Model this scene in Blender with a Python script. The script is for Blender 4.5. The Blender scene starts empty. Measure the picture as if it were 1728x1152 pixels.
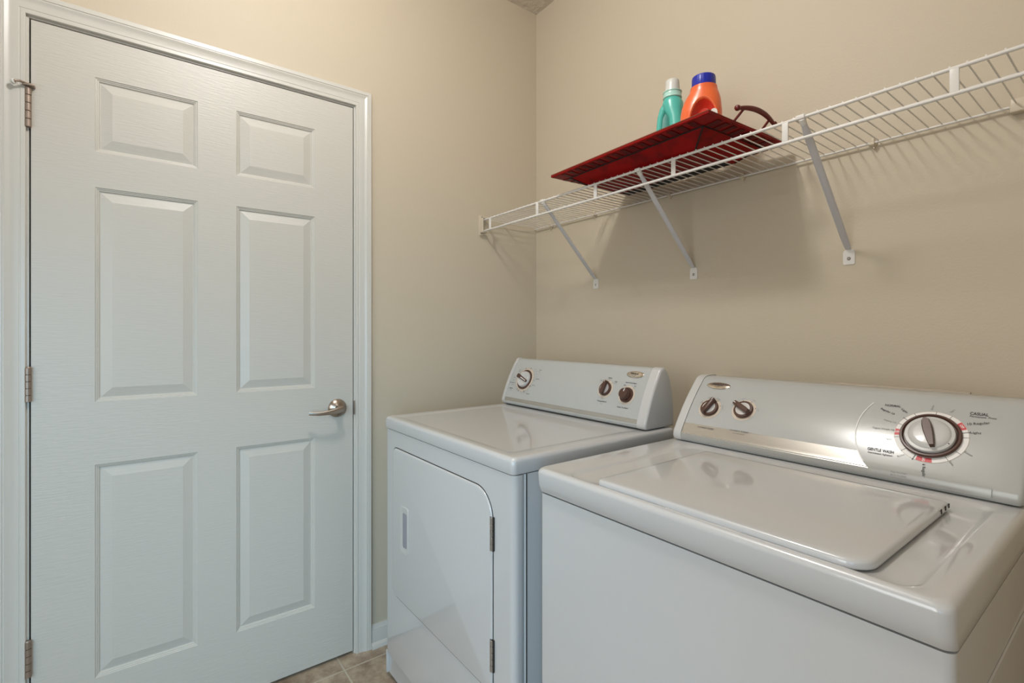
import bpy, bmesh, math, random
from mathutils import Vector, Matrix
C = bpy.context.scene.collection
R = math.radians
PI = math.pi
random.seed(7)

# ---------------------------------------------------------------- camera
cam_d = bpy.data.cameras.new('camera')
cam = bpy.data.objects.new('camera', cam_d); C.objects.link(cam)
cam.location = (1.8377, -1.5377, 1.2057)
cam.rotation_euler = (R(90), 0, R(52.888))
cam_d.sensor_width = 36.0
cam_d.lens = 36.0 * 834.73 / 1728.0
cam_d.shift_y = -(576 - 559.72) / 1728.0
cam_d.clip_start = 0.02
bpy.context.scene.camera = cam

# ---------------------------------------------------------------- world, lights, exposure
sc = bpy.context.scene
sc.view_settings.view_transform = 'Standard'
sc.view_settings.look = 'None'
sc.view_settings.gamma = 1
sc.view_settings.use_curve_mapping = False
sc.view_settings.exposure = 0.09
world = bpy.data.worlds.new('world'); sc.world = world; world.use_nodes = True
wb = world.node_tree.nodes['Background']
wb.inputs[0].default_value = (0.9, 0.9, 0.9, 1)
wb.inputs[1].default_value = 0.4

def area(name, loc, target, sx, sy, power, color, shape='RECTANGLE'):
    d = bpy.data.lights.new(name, 'AREA'); d.shape = shape; d.size = sx
    if shape in ('RECTANGLE', 'ELLIPSE'): d.size_y = sy
    d.energy = power; d.color = color
    o = bpy.data.objects.new(name, d); C.objects.link(o); o.location = loc
    o.rotation_euler = (Vector(target) - Vector(loc)).to_track_quat('-Z', 'Y').to_euler()
    return o
LAMP = Vector((0.96, -1.25, 2.60))
CEIL = 2.738
XR, YF = 2.45, -2.95
def bulb(name, loc, radius, power, color):
    d = bpy.data.lights.new(name, 'POINT'); d.shadow_soft_size = radius; d.energy = power; d.color = color
    o = bpy.data.objects.new(name, d); C.objects.link(o); o.location = loc; return o
bulb('ceiling_bulb', LAMP, 0.085, 31.5, (1.0, 0.985, 0.97))
# daylight entering by the open doorway behind the camera
dl_ = area('doorway_daylight', (1.62, YF - 0.02, 1.35), (0.75, 0, -0.1), 1.1, 1.3, 10.5, (0.92, 0.97, 0.98))
dl_.data.spread = R(130)
# added cool side fill for the door wall, set in an unseen right-wall opening
wl_ = area('added_side_fill', (XR + 0.02, -2.30, 1.10), (0, -1.15, 0.35), 0.75, 1.1, 5.6, (0.29, 0.66, 0.97))
wl_.data.spread = R(78)

# ---------------------------------------------------------------- helpers
def mat(name, color, rough=0.5, metal=0.0, coat=0.0, spec=0.5, bump=None, var=None, trans=0.0, sss=0.0, bscale=(1, 1, 1)):
    m = bpy.data.materials.new(name); m.use_nodes = True
    nt = m.node_tree; b = nt.nodes['Principled BSDF']
    b.inputs['Base Color'].default_value = (*color, 1)
    b.inputs['Roughness'].default_value = rough
    b.inputs['Metallic'].default_value = metal
    b.inputs['Coat Weight'].default_value = coat
    b.inputs['Coat Roughness'].default_value = 0.06
    b.inputs['Specular IOR Level'].default_value = spec
    b.inputs['Transmission Weight'].default_value = trans
    if sss:
        b.inputs['Subsurface Weight'].default_value = sss
        b.inputs['Subsurface Radius'].default_value = (0.02, 0.02, 0.02)
    if bump or var:
        tc = nt.nodes.new('ShaderNodeTexCoord')
        mp = nt.nodes.new('ShaderNodeMapping'); mp.inputs['Scale'].default_value = bscale
        nt.links.new(tc.outputs['Object'], mp.inputs['Vector'])
    if bump:
        sc_, st, dist = bump
        n = nt.nodes.new('ShaderNodeTexNoise'); n.inputs['Scale'].default_value = sc_; n.inputs['Detail'].default_value = 4
        bp = nt.nodes.new('ShaderNodeBump'); bp.inputs['Strength'].default_value = st; bp.inputs['Distance'].default_value = dist
        nt.links.new(mp.outputs[0], n.inputs['Vector']); nt.links.new(n.outputs['Fac'], bp.inputs['Height'])
        nt.links.new(bp.outputs['Normal'], b.inputs['Normal'])
    if var:
        vs, c2, lo, hi = var
        n = nt.nodes.new('ShaderNodeTexNoise'); n.inputs['Scale'].default_value = vs; n.inputs['Detail'].default_value = 6
        r = nt.nodes.new('ShaderNodeMapRange'); r.inputs['From Min'].default_value = lo; r.inputs['From Max'].default_value = hi
        mx = nt.nodes.new('ShaderNodeMix'); mx.data_type = 'RGBA'
        mx.inputs[6].default_value = (*color, 1); mx.inputs[7].default_value = (*c2, 1)
        nt.links.new(mp.outputs[0], n.inputs['Vector']); nt.links.new(n.outputs['Fac'], r.inputs['Value'])
        nt.links.new(r.outputs[0], mx.inputs[0]); nt.links.new(mx.outputs[2], b.inputs['Base Color'])
    return m

M = {}
M['wall'] = mat('wall_paint', (0.57, 0.495, 0.38), 0.55, spec=0.35, bump=(170, 0.22, 0.002))
M['ceil'] = mat('ceiling_texture', (0.66, 0.60, 0.52), 0.9, bump=(28, 1.0, 0.012))
M['trim'] = mat('trim_paint', (0.61, 0.59, 0.54), 0.32, bump=(9, 0.05, 0.002))
M['door'] = mat('door_paint', (0.57, 0.545, 0.49), 0.42, bump=(1, 0.45, 0.0012), bscale=(60, 22, 260))
M['dark'] = mat('dark_gap', (0.03, 0.025, 0.02), 0.9)
M['enamel'] = mat('white_enamel', (0.57, 0.57, 0.57), 0.30, coat=1.0, bump=(260, 0.035, 0.001))
M['plastic'] = mat('white_plastic', (0.56, 0.55, 0.535), 0.30, coat=0.3)
M['fascia'] = mat('console_white', (0.455, 0.46, 0.445), 0.19, coat=0.0)
M['band'] = mat('silver_band', (0.50, 0.475, 0.43), 0.26, metal=0.65)
M['bandgrey'] = mat('grey_band', (0.42, 0.42, 0.40), 0.35, metal=0.3)
M['brown'] = mat('brown_plastic', (0.085, 0.038, 0.026), 0.32)
M['beige'] = mat('beige_ring', (0.62, 0.52, 0.42), 0.4)
M['silver'] = mat('silver_plastic', (0.66, 0.65, 0.65), 0.25, metal=0.5)
M['ink'] = mat('dark_ink', (0.05, 0.045, 0.045), 0.5)
M['inkgrey'] = mat('grey_ink', (0.20, 0.19, 0.18), 0.5)
M['whiteink'] = mat('white_ink', (0.82, 0.80, 0.77), 0.4)
M['red'] = mat('red_ink', (0.62, 0.05, 0.06), 0.4)
M['badge'] = mat('badge_silver', (0.62, 0.56, 0.48), 0.2, metal=0.9)
M['nickel'] = mat('satin_nickel', (0.42, 0.36, 0.31), 0.28, metal=1.0)
M['hinge'] = mat('hinge_metal', (0.36, 0.285, 0.235), 0.45, metal=0.8)
M['steel'] = mat('hinge_steel', (0.45, 0.43, 0.41), 0.3, metal=0.9)
M['wire'] = mat('white_vinyl_wire', (0.74, 0.71, 0.67), 0.35)
M['brace'] = mat('brace_white', (0.60, 0.585, 0.60), 0.4)
M['clip'] = mat('clip_plastic', (0.62, 0.54, 0.42), 0.4)
M['wood'] = mat('red_lacquered_wood', (0.26, 0.0015, 0.001), 0.45, spec=0.15, var=(22, (0.12, 0.001, 0.001), 0.45, 0.72), bump=(60, 0.15, 0.001))
M['wood2'] = mat('red_wood_block', (0.115, 0.002, 0.003), 0.42, spec=0.15, var=(30, (0.06, 0.001, 0.001), 0.4, 0.65))
M['edgewood'] = mat('brown_edge_wood', (0.20, 0.035, 0.018), 0.45, spec=0.3)
M['matte'] = mat('matte_black', (0.012, 0.010, 0.010), 0.9)
M['handlewood'] = mat('dark_red_handle', (0.13, 0.006, 0.003), 0.35, spec=0.4)
M['teal'] = mat('teal_plastic', (0.09, 0.50, 0.42), 0.28, sss=0.25)
M['tealshade'] = mat('shaded_teal_plastic', (0.01, 0.20, 0.16), 0.4)  # teal darkened to paint the shade inside the grip
M['tealclear'] = mat('pale_teal_neck', (0.42, 0.68, 0.60), 0.3, sss=0.2)
M['capwhite'] = mat('cap_white', (0.66, 0.66, 0.62), 0.3, sss=0.1)
M['orange'] = mat('orange_plastic', (0.86, 0.165, 0.05), 0.28, sss=0.25)
M['hollowred'] = mat('red_hollow_reflection', (0.62, 0.03, 0.012), 0.3, sss=0.15)  # inner reflection and detergent of the orange jug, put into the colour
M['blue'] = mat('blue_cap', (0.015, 0.025, 0.36), 0.28)
M['paper'] = mat('paper_label', (0.72, 0.68, 0.62), 0.5)
M['glass'] = mat('lamp_glass', (0.9, 0.88, 0.82), 0.4)
M['rust'] = mat('orange_drip_tray', (0.30, 0.07, 0.03), 0.5)

def tile_mat():
    m = bpy.data.materials.new('floor_tile'); m.use_nodes = True
    nt = m.node_tree; b = nt.nodes['Principled BSDF']; b.inputs['Roughness'].default_value = 0.38
    tc = nt.nodes.new('ShaderNodeTexCoord'); mp = nt.nodes.new('ShaderNodeMapping')
    mp.inputs['Location'].default_value = (-0.0757 + 0.0035, 0.947 + 0.0035, 0)
    nt.links.new(tc.outputs['Object'], mp.inputs['Vector'])
    br = nt.nodes.new('ShaderNodeTexBrick'); br.offset = 0; br.squash = 1
    br.inputs['Scale'].default_value = 1; br.inputs['Brick Width'].default_value = 0.33; br.inputs['Row Height'].default_value = 0.33
    br.inputs['Mortar Size'].default_value = 0.0035; br.inputs['Mortar Smooth'].default_value = 0.2
    br.inputs['Color1'].default_value = (1, 1, 1, 1); br.inputs['Color2'].default_value = (1, 1, 1, 1); br.inputs['Mortar'].default_value = (0, 0, 0, 1)
    nt.links.new(mp.outputs[0], br.inputs['Vector'])
    n = nt.nodes.new('ShaderNodeTexNoise'); n.inputs['Scale'].default_value = 11; n.inputs['Detail'].default_value = 9; n.inputs['Roughness'].default_value = 0.65
    nt.links.new(tc.outputs['Object'], n.inputs['Vector'])
    cr = nt.nodes.new('ShaderNodeValToRGB')
    e = cr.color_ramp.elements
    e[0].position = 0.36; e[0].color = (0.24, 0.165, 0.11, 1)
    e[1].position = 0.66; e[1].color = (0.56, 0.46, 0.34, 1)
    nt.links.new(n.outputs['Fac'], cr.inputs[0])
    mx = nt.nodes.new('ShaderNodeMix'); mx.data_type = 'RGBA'
    mx.inputs[7].default_value = (0.50, 0.45, 0.35, 1)
    nt.links.new(br.outputs['Fac'], mx.inputs[0]); nt.links.new(cr.outputs[0], mx.inputs[6])
    nt.links.new(mx.outputs[2], b.inputs['Base Color'])
    bp = nt.nodes.new('ShaderNodeBump'); bp.inputs['Strength'].default_value = 0.5; bp.inputs['Distance'].default_value = 0.002; bp.invert = True
    nt.links.new(br.outputs['Fac'], bp.inputs['Height']); nt.links.new(bp.outputs[0], b.inputs['Normal'])
    return m
M['tile'] = tile_mat()
def emis(name, col, s):
    m = bpy.data.materials.new(name); m.use_nodes = True; b = m.node_tree.nodes['Principled BSDF']
    b.inputs['Base Color'].default_value = (*col, 1); b.inputs['Emission Color'].default_value = (*col, 1); b.inputs['Emission Strength'].default_value = s
    return m
M['lit'] = emis('lit_bulb', (1.0, 0.86, 0.68), 6)

def tag(o, label=None, cat=None, group=None, kind=None):
    if label: o['label'] = label
    if cat: o['category'] = cat
    if group: o['group'] = group
    if kind: o['kind'] = kind
    return o
def empty(name, loc, label=None, cat=None, group=None, rz=0):
    o = bpy.data.objects.new(name, None); C.objects.link(o); o.location = loc; o.rotation_euler = (0, 0, rz)
    o.empty_display_size = 0.05
    return tag(o, label, cat, group)
def obj(name, bm, m, parent=None, smooth=True, label=None, angle=38):
    me = bpy.data.meshes.new(name)
    bmesh.ops.recalc_face_normals(bm, faces=bm.faces[:])
    if smooth:
        for f in bm.faces: f.smooth = True
        for e in bm.edges:
            if len(e.link_faces) == 2 and e.calc_face_angle(0) > R(angle): e.smooth = False
            elif len(e.link_faces) != 2: e.smooth = False
    bm.to_mesh(me); bm.free()
    ms = m if isinstance(m, (list, tuple)) else [m]
    for x in ms: me.materials.append(x)
    o = bpy.data.objects.new(name, me); C.objects.link(o)
    if parent:
        o.parent = parent
        # geometry is authored in world space unless the parent chain is rotated
        off = Vector((0, 0, 0)); p = parent
        while p: off += p.location; p = p.parent
        o.location = -off
        # keep the child's own origin at its parent's base
        me.transform(Matrix.Translation(-off)); o.location = (0, 0, 0)
    if label: o['label'] = label
    return o
def nb(): return bmesh.new()
def box(bm, lo, hi, r=0.0, seg=3, mi=0):
    g = bmesh.ops.create_cube(bm, size=1)
    vs = g['verts']
    for v in vs:
        v.co = Vector([lo[i] + (v.co[i] + 0.5) * (hi[i] - lo[i]) for i in range(3)])
    es = list({e for v in vs for e in v.link_edges}); fs = list({f for v in vs for f in v.link_faces})
    for f in fs: f.material_index = mi
    if r > 0: bmesh.ops.bevel(bm, geom=es, offset=r, segments=seg, profile=0.5, affect='EDGES')
    return bm
def loft(bm, loops, close=True, cap0=True, cap1=True, mi=0):
    rings = [[bm.verts.new(p) for p in l] for l in loops]
    n = len(rings[0])
    for a, b in zip(rings, rings[1:]):
        for i in range(n if close else n - 1):
            j = (i + 1) % n
            try:
                f = bm.faces.new((a[i], a[j], b[j], b[i])); f.material_index = mi
            except ValueError: pass
    if cap0: f = bm.faces.new(rings[0][::-1]); f.material_index = mi
    if cap1: f = bm.faces.new(rings[-1]); f.material_index = mi
    return rings
def frame_of(d):
    d = d.normalized(); a = Vector((0, 0, 1)) if abs(d.z) < 0.9 else Vector((1, 0, 0))
    u = d.cross(a).normalized(); return u, d.cross(u).normalized()
def tube(bm, pts, r, n=10, caps=True):
    pts = [Vector(p) for p in pts]; rs = r if isinstance(r, (list, tuple)) else [r] * len(pts)
    loops = []; u = None
    for i, p in enumerate(pts):
        d = (pts[min(i + 1, len(pts) - 1)] - pts[max(i - 1, 0)]).normalized()
        if u is None: u, w = frame_of(d)
        else:
            u = (u - d * u.dot(d)).normalized(); w = d.cross(u)
        loops.append([p + (u * math.cos(t) + w * math.sin(t)) * rs[i] for t in [2 * PI * k / n for k in range(n)]])
    loft(bm, loops, True, caps, caps)
    return bm
def lathe(bm, prof, o, ax, n=40, cap0=True, cap1=True, mi=0):
    """prof = (radius, height along ax)"""
    ax = Vector(ax).normalized(); u, w = frame_of(ax); o = Vector(o)
    loft(bm, [[o + ax * h + (u * math.cos(t) + w * math.sin(t)) * max(r, 1e-5) for t in [2 * PI * k / n for k in range(n)]] for r, h in prof], True, cap0, cap1, mi)
    return bm
def rrect(x0, x1, y0, y1, r, n=7):
    rs = r if isinstance(r, (list, tuple)) else [r] * 4   # corners: x1y1, x0y1, x0y0, x1y0
    out = []
    for (cx, cy, a0, rr) in ((x1 - rs[0], y1 - rs[0], 0, rs[0]), (x0 + rs[1], y1 - rs[1], 90, rs[1]), (x0 + rs[2], y0 + rs[2], 180, rs[2]), (x1 - rs[3], y0 + rs[3], 270, rs[3])):
        for k in range(n):
            a = R(a0 + 90 * k / (n - 1)); out.append((cx + rr * math.cos(a), cy + rr * math.sin(a)))
    return out
def ext_x(bm, prof, x0, x1, r=0.0, seg=3, mi=0, sides='LR'):
    """prof = [(y,z)] closed outline, extruded along x, end edges rounded by r"""
    ys = [p[0] for p in prof]; zs = [p[1] for p in prof]
    def ring(x, ins):
        if abs(ins) < 1e-9: return [(x, y, z) for y, z in prof]
        n = len(prof); out = []
        area2 = sum(prof[i][0] * prof[(i + 1) % n][1] - prof[(i + 1) % n][0] * prof[i][1] for i in range(n))
        sg = 1 if area2 > 0 else -1
        for i in range(n):
            p = Vector(prof[i]); a = (p - Vector(prof[i - 1])); b = (Vector(prof[(i + 1) % n]) - p)
            if a.length < 1e-7: a = b
            if b.length < 1e-7: b = a
            a.normalize(); b.normalize()
            na = Vector((-a.y, a.x)) * sg; nn = Vector((-b.y, b.x)) * sg
            m_ = (na + nn); k = ins / max(0.5, (1 + na.dot(nn)) / 1.0) 
            q = p + m_ * k
            out.append((x, q.x, q.y))
        return out
    if r <= 0: loops = [ring(x0, 0), ring(x1, 0)]
    else:
        loops = []
        if 'L' in sides:
            for k in range(seg + 1):
                a = PI / 2 * k / seg
                loops.append(ring(x0 + r * (1 - math.sin(a)), r * (1 - math.cos(a))))
            loops = loops[::-1]
        else: loops.append(ring(x0, 0))
        if 'R' in sides:
            for k in range(seg + 1):
                a = PI / 2 * k / seg
                loops.append(ring(x1 - r * (1 - math.sin(a)), r * (1 - math.cos(a))))
        else: loops.append(ring(x1, 0))
    loft(bm, loops, True, True, True, mi)
    return bm

# ---------------------------------------------------------------- lettering
_fcache = {}
def glyphs(s, bold=0.0, shear=0.0):
    key = (s, bold, shear)
    if key in _fcache: return _fcache[key]
    cu = bpy.data.curves.new('t', 'FONT'); cu.body = s; cu.size = 1.0; cu.align_x = 'CENTER'; cu.align_y = 'CENTER'
    cu.offset = bold; cu.shear = shear; cu.resolution_u = 3
    o = bpy.data.objects.new('t', cu); C.objects.link(o)
    dg = bpy.context.evaluated_depsgraph_get(); dg.update()
    me = o.evaluated_get(dg).to_mesh()
    vs = [v.co.copy() for v in me.vertices]; fs = [tuple(p.vertices) for p in me.polygons]
    o.evaluated_get(dg).to_mesh_clear()
    bpy.data.objects.remove(o); bpy.data.curves.remove(cu)
    _fcache[key] = (vs, fs); return vs, fs
def text(bm, s, x, y, size, S, rot=0.0, bold=0.0, width=None, align='C', lift=0.0008, mi=0, shear=0.0):
    vs, fs = glyphs(s, bold, shear)
    if not vs: return
    x0 = min(v.x for v in vs); x1 = max(v.x for v in vs)
    k = size; kx = (width / (x1 - x0)) if width else size
    off = -(x0 + x1) / 2 if align == 'C' else (-x0 if align == 'L' else -x1)
    c, sn = math.cos(rot), math.sin(rot)
    nv = []
    for v in vs:
        a = (v.x + off) * kx; b = v.y * k
        nv.append(bm.verts.new(S(x + a * c - b * sn, y + a * sn + b * c, lift)))
    for f in fs:
        try: fc = bm.faces.new([nv[i] for i in f]); fc.material_index = mi
        except ValueError: pass
def flat_ring(bm, cx, cy, r0, r1, S, a0=0, a1=360, n=64, lift=0.0004, mi=0):
    """ring sector lying on surface S; angles clockwise from up"""
    k = max(2, int(n * abs(a1 - a0) / 360))
    A = []; B = []
    for i in range(k + 1):
        a = R(a0 + (a1 - a0) * i / k)
        A.append(bm.verts.new(S(cx + r0 * math.sin(a), cy + r0 * math.cos(a), lift)))
        B.append(bm.verts.new(S(cx + r1 * math.sin(a), cy + r1 * math.cos(a), lift)))
    for i in range(k):
        f = bm.faces.new((A[i], A[i + 1], B[i + 1], B[i])); f.material_index = mi
def tick(bm, cx, cy, r0, r1, ang, w, S, lift=0.0006, mi=0):
    a = R(ang); d = (math.sin(a), math.cos(a)); p = (d[1], -d[0])
    q = [(cx + d[0] * r + p[0] * s, cy + d[1] * r + p[1] * s) for r, s in ((r0, -w / 2), (r0, w / 2), (r1, w / 2), (r1, -w / 2))]
    f = bm.faces.new([bm.verts.new(S(x, y, lift)) for x, y in q]); f.material_index = mi

# ================================================================ THE ROOM
DY0, DY1, DZ0, DZ1 = -1.7665, -0.8949, 0.012, 2.044
OY0, OY1, OZ1 = DY0 - 0.0035, DY1 + 0.0035, DZ1 + 0.0035     # opening inside the jambs
JT = 0.018
bm = nb()
box(bm, (-0.30, YF - 0.1, -0.02), (-0.0, OY0 - JT, CEIL + 0.05))
box(bm, (-0.30, OY1 + JT, -0.02), (-0.0, 0.1, CEIL + 0.05))
box(bm, (-0.30, OY0 - JT, OZ1 + JT), (-0.0, OY1 + JT, CEIL + 0.05))
box(bm, (-0.30, OY0 - JT, -0.02), (-0.12, OY1 + JT, OZ1 + JT))
tag(obj('wall_left', bm, M['wall'], smooth=False), kind='structure')
bm = nb(); box(bm, (-0.0, 0.0, -0.02), (XR, 0.12, CEIL + 0.05))
tag(obj('wall_back', bm, M['wall'], smooth=False), kind='structure')
WY0, WY1, WZ0, WZ1 = -2.72, -1.88, 0.5, 1.72  # unseen opening, added to let the side fill in
bm = nb()
box(bm, (XR, YF - 0.1, -0.02), (XR + 0.1, WY0, CEIL + 0.05)); box(bm, (XR, WY1, -0.02), (XR + 0.1, 0.12, CEIL + 0.05))
box(bm, (XR, WY0, -0.02), (XR + 0.1, WY1, WZ0)); box(bm, (XR, WY0, WZ1), (XR + 0.1, WY1, CEIL + 0.05))
tag(obj('wall_right', bm, M['wall'], smooth=False), kind='structure')
FX0, FX1, FZ = 1.05, 2.2, 2.05
bm = nb()
box(bm, (0.0, YF - 0.1, -0.02), (FX0, YF, CEIL + 0.05)); box(bm, (FX1, YF - 0.1, -0.02), (XR, YF, CEIL + 0.05)); box(bm, (FX0, YF - 0.1, FZ), (FX1, YF, CEIL + 0.05))
tag(obj('wall_front', bm, M['wall'], smooth=False), kind='structure')
bm = nb(); box(bm, (-0.12, YF - 0.6, -0.05), (XR + 0.1, 0.1, 0.0))
tag(obj('floor', bm, M['tile'], smooth=False), kind='structure')
bm = nb(); box(bm, (-0.0, YF, CEIL), (XR, 0.0, CEIL + 0.05))
tag(obj('ceiling', bm, M['ceil'], smooth=False), kind='structure')

# jamb and casing of the door
bm = nb()
box(bm, (-0.115, OY0 - JT, 0.0), (0.0, OY0, OZ1)); box(bm, (-0.115, OY1, 0.0), (0.0, OY1 + JT, OZ1)); box(bm, (-0.115, OY0 - JT, OZ1), (0.0, OY1 + JT, OZ1 + JT))
for (a, b) in (((-0.06, OY0, 0.0), (-0.038, OY0 + 0.011, OZ1)), ((-0.06, OY1 - 0.011, 0.0), (-0.038, OY1, OZ1)), ((-0.06, OY0, OZ1 - 0.011), (-0.038, OY1, OZ1))):
    box(bm, a, b)
tag(obj('trim_1', bm, M['trim'], smooth=False), kind='structure')
cas = [(0.0, 0.0), (0.0, 0.0085), (0.0015, 0.0100), (0.0095, 0.0102), (0.0105, 0.0088), (0.0118, 0.0088), (0.0135, 0.0100), (0.020, 0.0104), (0.027, 0.0118), (0.034, 0.0148), (0.0395, 0.0170),
       (0.0412, 0.0160), (0.0428, 0.0160), (0.0440, 0.0178), (0.0555, 0.0180), (0.057, 0.0165), (0.057, 0.0)]
ci = 0.0055
def cas_ring(pt):
    o, t = pt; y0 = OY0 - ci - o; y1 = OY1 + ci + o; z = OZ1 + ci + o
    return [(t, y0, 0.0), (t, y0, z), (t, y1, z), (t, y1, 0.0)]
bm = nb()
loft(bm, [cas_ring(p) for p in cas], False, False, False)
casing = tag(obj('trim_2', bm, M['trim'], angle=25), kind='structure')
bm = nb()   # painted jamb edge face between casing and door: caulk line
def base_prof(h=0.083):
    return [(0, 0), (0.026, 0.0), (0.0255, 0.006), (0.022, 0.013), (0.016, 0.0175), (0.0125, 0.019), (0.0122, 0.060), (0.0105, 0.0645), (0.0108, 0.067), (0.0085, 0.071), (0.0065, 0.078), (0.005, 0.083), (0, 0.083)]
bm.free()
def baseboard(name, a, b, nrm):
    bm = nb(); a = Vector(a); b = Vector(b); nrm = Vector(nrm)
    loft(bm, [[p + nrm * t + Vector((0, 0, z)) for t, z in base_prof()] for p in (a, b)], True, True, True)
    return tag(obj(name, bm, M['trim'], angle=25), kind='structure')
baseboard('baseboard_left', (0, OY1 + ci + 0.057, 0), (0, 0, 0), (1, 0, 0))
baseboard('baseboard_front', (FX0 - 0.06, YF, 0), (0, YF, 0), (0, 1, 0))
baseboard('baseboard_back', (0.027, 0, 0), (XR, 0, 0), (0, -1, 0))
baseboard('baseboard_right', (XR, 0, 0), (XR, YF, 0), (-1, 0, 0))

# trim round the unseen opening added for the side fill light
bm = nb()
box(bm, (XR - 0.012, WY0 - 0.06, WZ0 - 0.06), (XR, WY1 + 0.06, WZ0)); box(bm, (XR - 0.012, WY0 - 0.06, WZ1), (XR, WY1 + 0.06, WZ1 + 0.06))
box(bm, (XR - 0.012, WY0 - 0.06, WZ0), (XR, WY0, WZ1)); box(bm, (XR - 0.012, WY1, WZ0), (XR, WY1 + 0.06, WZ1))
tag(obj('side_fill_frame_1', bm, M['trim'], smooth=False), kind='structure')

# ---------------------------------------------------------------- six panel door
door = tag(empty('door_1', (0, (DY0 + DY1) / 2, 0)), kind='structure')
bm = nb()
ys = [DY0, -1.6348, -1.3869, -1.2794, -1.0317, DY1]
zs = [DZ0, 0.2197, 0.8274, 1.0062, 1.6176, 1.7192, 1.9305, DZ1]
XF = -0.001
cache = {}
def V(x, y, z):
    k = (round(x, 5), round(y, 5), round(z, 5))
    if k not in cache: cache[k] = bm.verts.new((x, y, z))
    return cache[k]
for i in range(5):
    for j in range(7):
        if i in (1, 3) and j in (1, 3, 5):
            prev = None
            for o, t in ((0, 0), (0.0015, -0.0022), (0.004, -0.0026), (0.0055, -0.0045), (0.008, -0.0050), (0.0105, -0.0088), (0.0125, -0.0090), (0.037, -0.0018), (0.0385, -0.0013)):
                cur = [V(XF + t, ys[i] + o, zs[j] + o), V(XF + t, ys[i + 1] - o, zs[j] + o), V(XF + t, ys[i + 1] - o, zs[j + 1] - o), V(XF + t, ys[i] + o, zs[j + 1] - o)]
                if prev:
                    for k in range(4): bm.faces.new((prev[k], prev[(k + 1) % 4], cur[(k + 1) % 4], cur[k]))
                prev = cur
            bm.faces.new(prev)
        else:
            bm.faces.new((V(XF, ys[i], zs[j]), V(XF, ys[i + 1], zs[j]), V(XF, ys[i + 1], zs[j + 1]), V(XF, ys[i], zs[j + 1])))
box(bm, (-0.036, DY0, DZ0), (-0.011, DY1, DZ1))
for a, b in (((-0.012, DY0, DZ0), (XF, DY0 + 1e-4, DZ1)), ((-0.012, DY1 - 1e-4, DZ0), (XF, DY1, DZ1)), ((-0.012, DY0, DZ0), (XF, DY1, DZ0 + 1e-4)), ((-0.012, DY0, DZ1 - 1e-4), (XF, DY1, DZ1))):
    box(bm, a, b)
obj('door_slab', bm, M['door'], door, smooth=False)
HY = -1.7722
def hinge(z0, z1):
    bm = nb()
    n = 5; L = (z1 - z0) / n
    for k in range(n):
        za = z0 + k * L + 0.0006; zb = z0 + (k + 1) * L - 0.0006
        lathe(bm, [(0.0060, 0), (0.0072, 0.0006), (0.0072, zb - za - 0.0006), (0.0060, zb - za)], (0.0062, HY + 0.001, za), (0, 0, 1), 18)
    lathe(bm, [(0.0045, 0), (0.0045, z1 - z0 - 0.001)], (0.0062, HY + 0.001, z0 + 0.0005), (0, 0, 1), 14)
    lathe(bm, [(0.0065, 0), (0.005, 0.003)], (0.0062, HY + 0.001, z1 - 0.0006), (0, 0, 1), 14)
    box(bm, (-0.002, HY - 0.0005, z0), (0.0015, HY + 0.0062, z1))
    return obj('hinge', bm, M['hinge'], door)
hinge(0.283, 0.380); hinge(1.018, 1.110); ht = hinge(1.752, 1.858)
# hinge pin door stop on the top hinge
bm = nb()
box(bm, (-0.001, HY - 0.009, 1.8590), (0.020, HY + 0.015, 1.8655), 0.0014)
tube(bm, [(0.016, HY - 0.004, 1.8645), (0.026, HY - 0.012, 1.8635), (0.030, HY - 0.022, 1.8600)], 0.0030, 10)
obj('pin_stop', bm, M['hinge'], ht)
bm = nb(); lathe(bm, [(0.004, 0), (0.0065, 0.0015), (0.0068, 0.006), (0.0055, 0.0075)], (0.028, HY - 0.021, 1.8590), (-0.6, -1, -0.10), 20)
obj('bumper_tip', bm, M['capwhite'], ht, label='small white rubber bumper')
# lever handle
hy, hz = -0.953, 0.926
bm = nb(); lathe(bm, [(0.0330, 0), (0.0335, 0.003), (0.032, 0.006), (0.022, 0.0115), (0.0125, 0.017), (0.0115, 0.034), (0.010, 0.036)], (XF, hy, hz), (1, 0, 0), 48)
for dy in (-1, 1): lathe(bm, [(0.0028, 0), (0.0028, 0.003), (0.001, 0.0036)], (XF + 0.0075, hy + dy * 0.020, hz - 0.002 + dy * 0.002), (1, 0, 0.0), 12)
hnd = obj('door_handle', bm, M['nickel'], door)
bm = nb()
path = [((0.050, hy + 0.006, hz + 0.0), 0.0125, 0.0075), ((0.052, hy - 0.006, hz - 0.001), 0.012, 0.007), ((0.054, hy - 0.028, hz - 0.004), 0.0095, 0.0055), ((0.053, hy - 0.052, hz - 0.0065), 0.0072, 0.0045),
        ((0.050, hy - 0.076, hz - 0.008), 0.0062, 0.004), ((0.046, hy - 0.096, hz - 0.0065), 0.006, 0.0036), ((0.042, hy - 0.110, hz - 0.0045), 0.0062, 0.0034)]
loops = []
for i, (p, a, b) in enumerate(path):
    p = Vector(p); d = (Vector(path[min(i + 1, 6)][0]) - Vector(path[max(i - 1, 0)][0])).normalized()
    up = Vector((0, 0, 1)); s = d.cross(up).normalized(); up = s.cross(d)
    loops.append([p + up * a * (abs(math.sin(t)) ** 0.6) * (1 if math.sin(t) > 0 else -1) + s * b * (abs(math.cos(t)) ** 0.6) * (1 if math.cos(t) > 0 else -1) for t in [2 * PI * k / 20 for k in range(20)]])
loft(bm, loops)
lathe(bm, [(0.0118, 0), (0.0118, 0.018)], (0.033, hy, hz), (1, 0, 0), 24)
obj('lever', bm, M['nickel'], hnd)
bm = nb(); box(bm, (-0.004, OY1 - 0.001, hz - 0.030), (0.0012, OY1 + 0.0045, hz + 0.022), 0.0006)
obj('strike_plate', bm, M['hinge'], casing)

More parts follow.
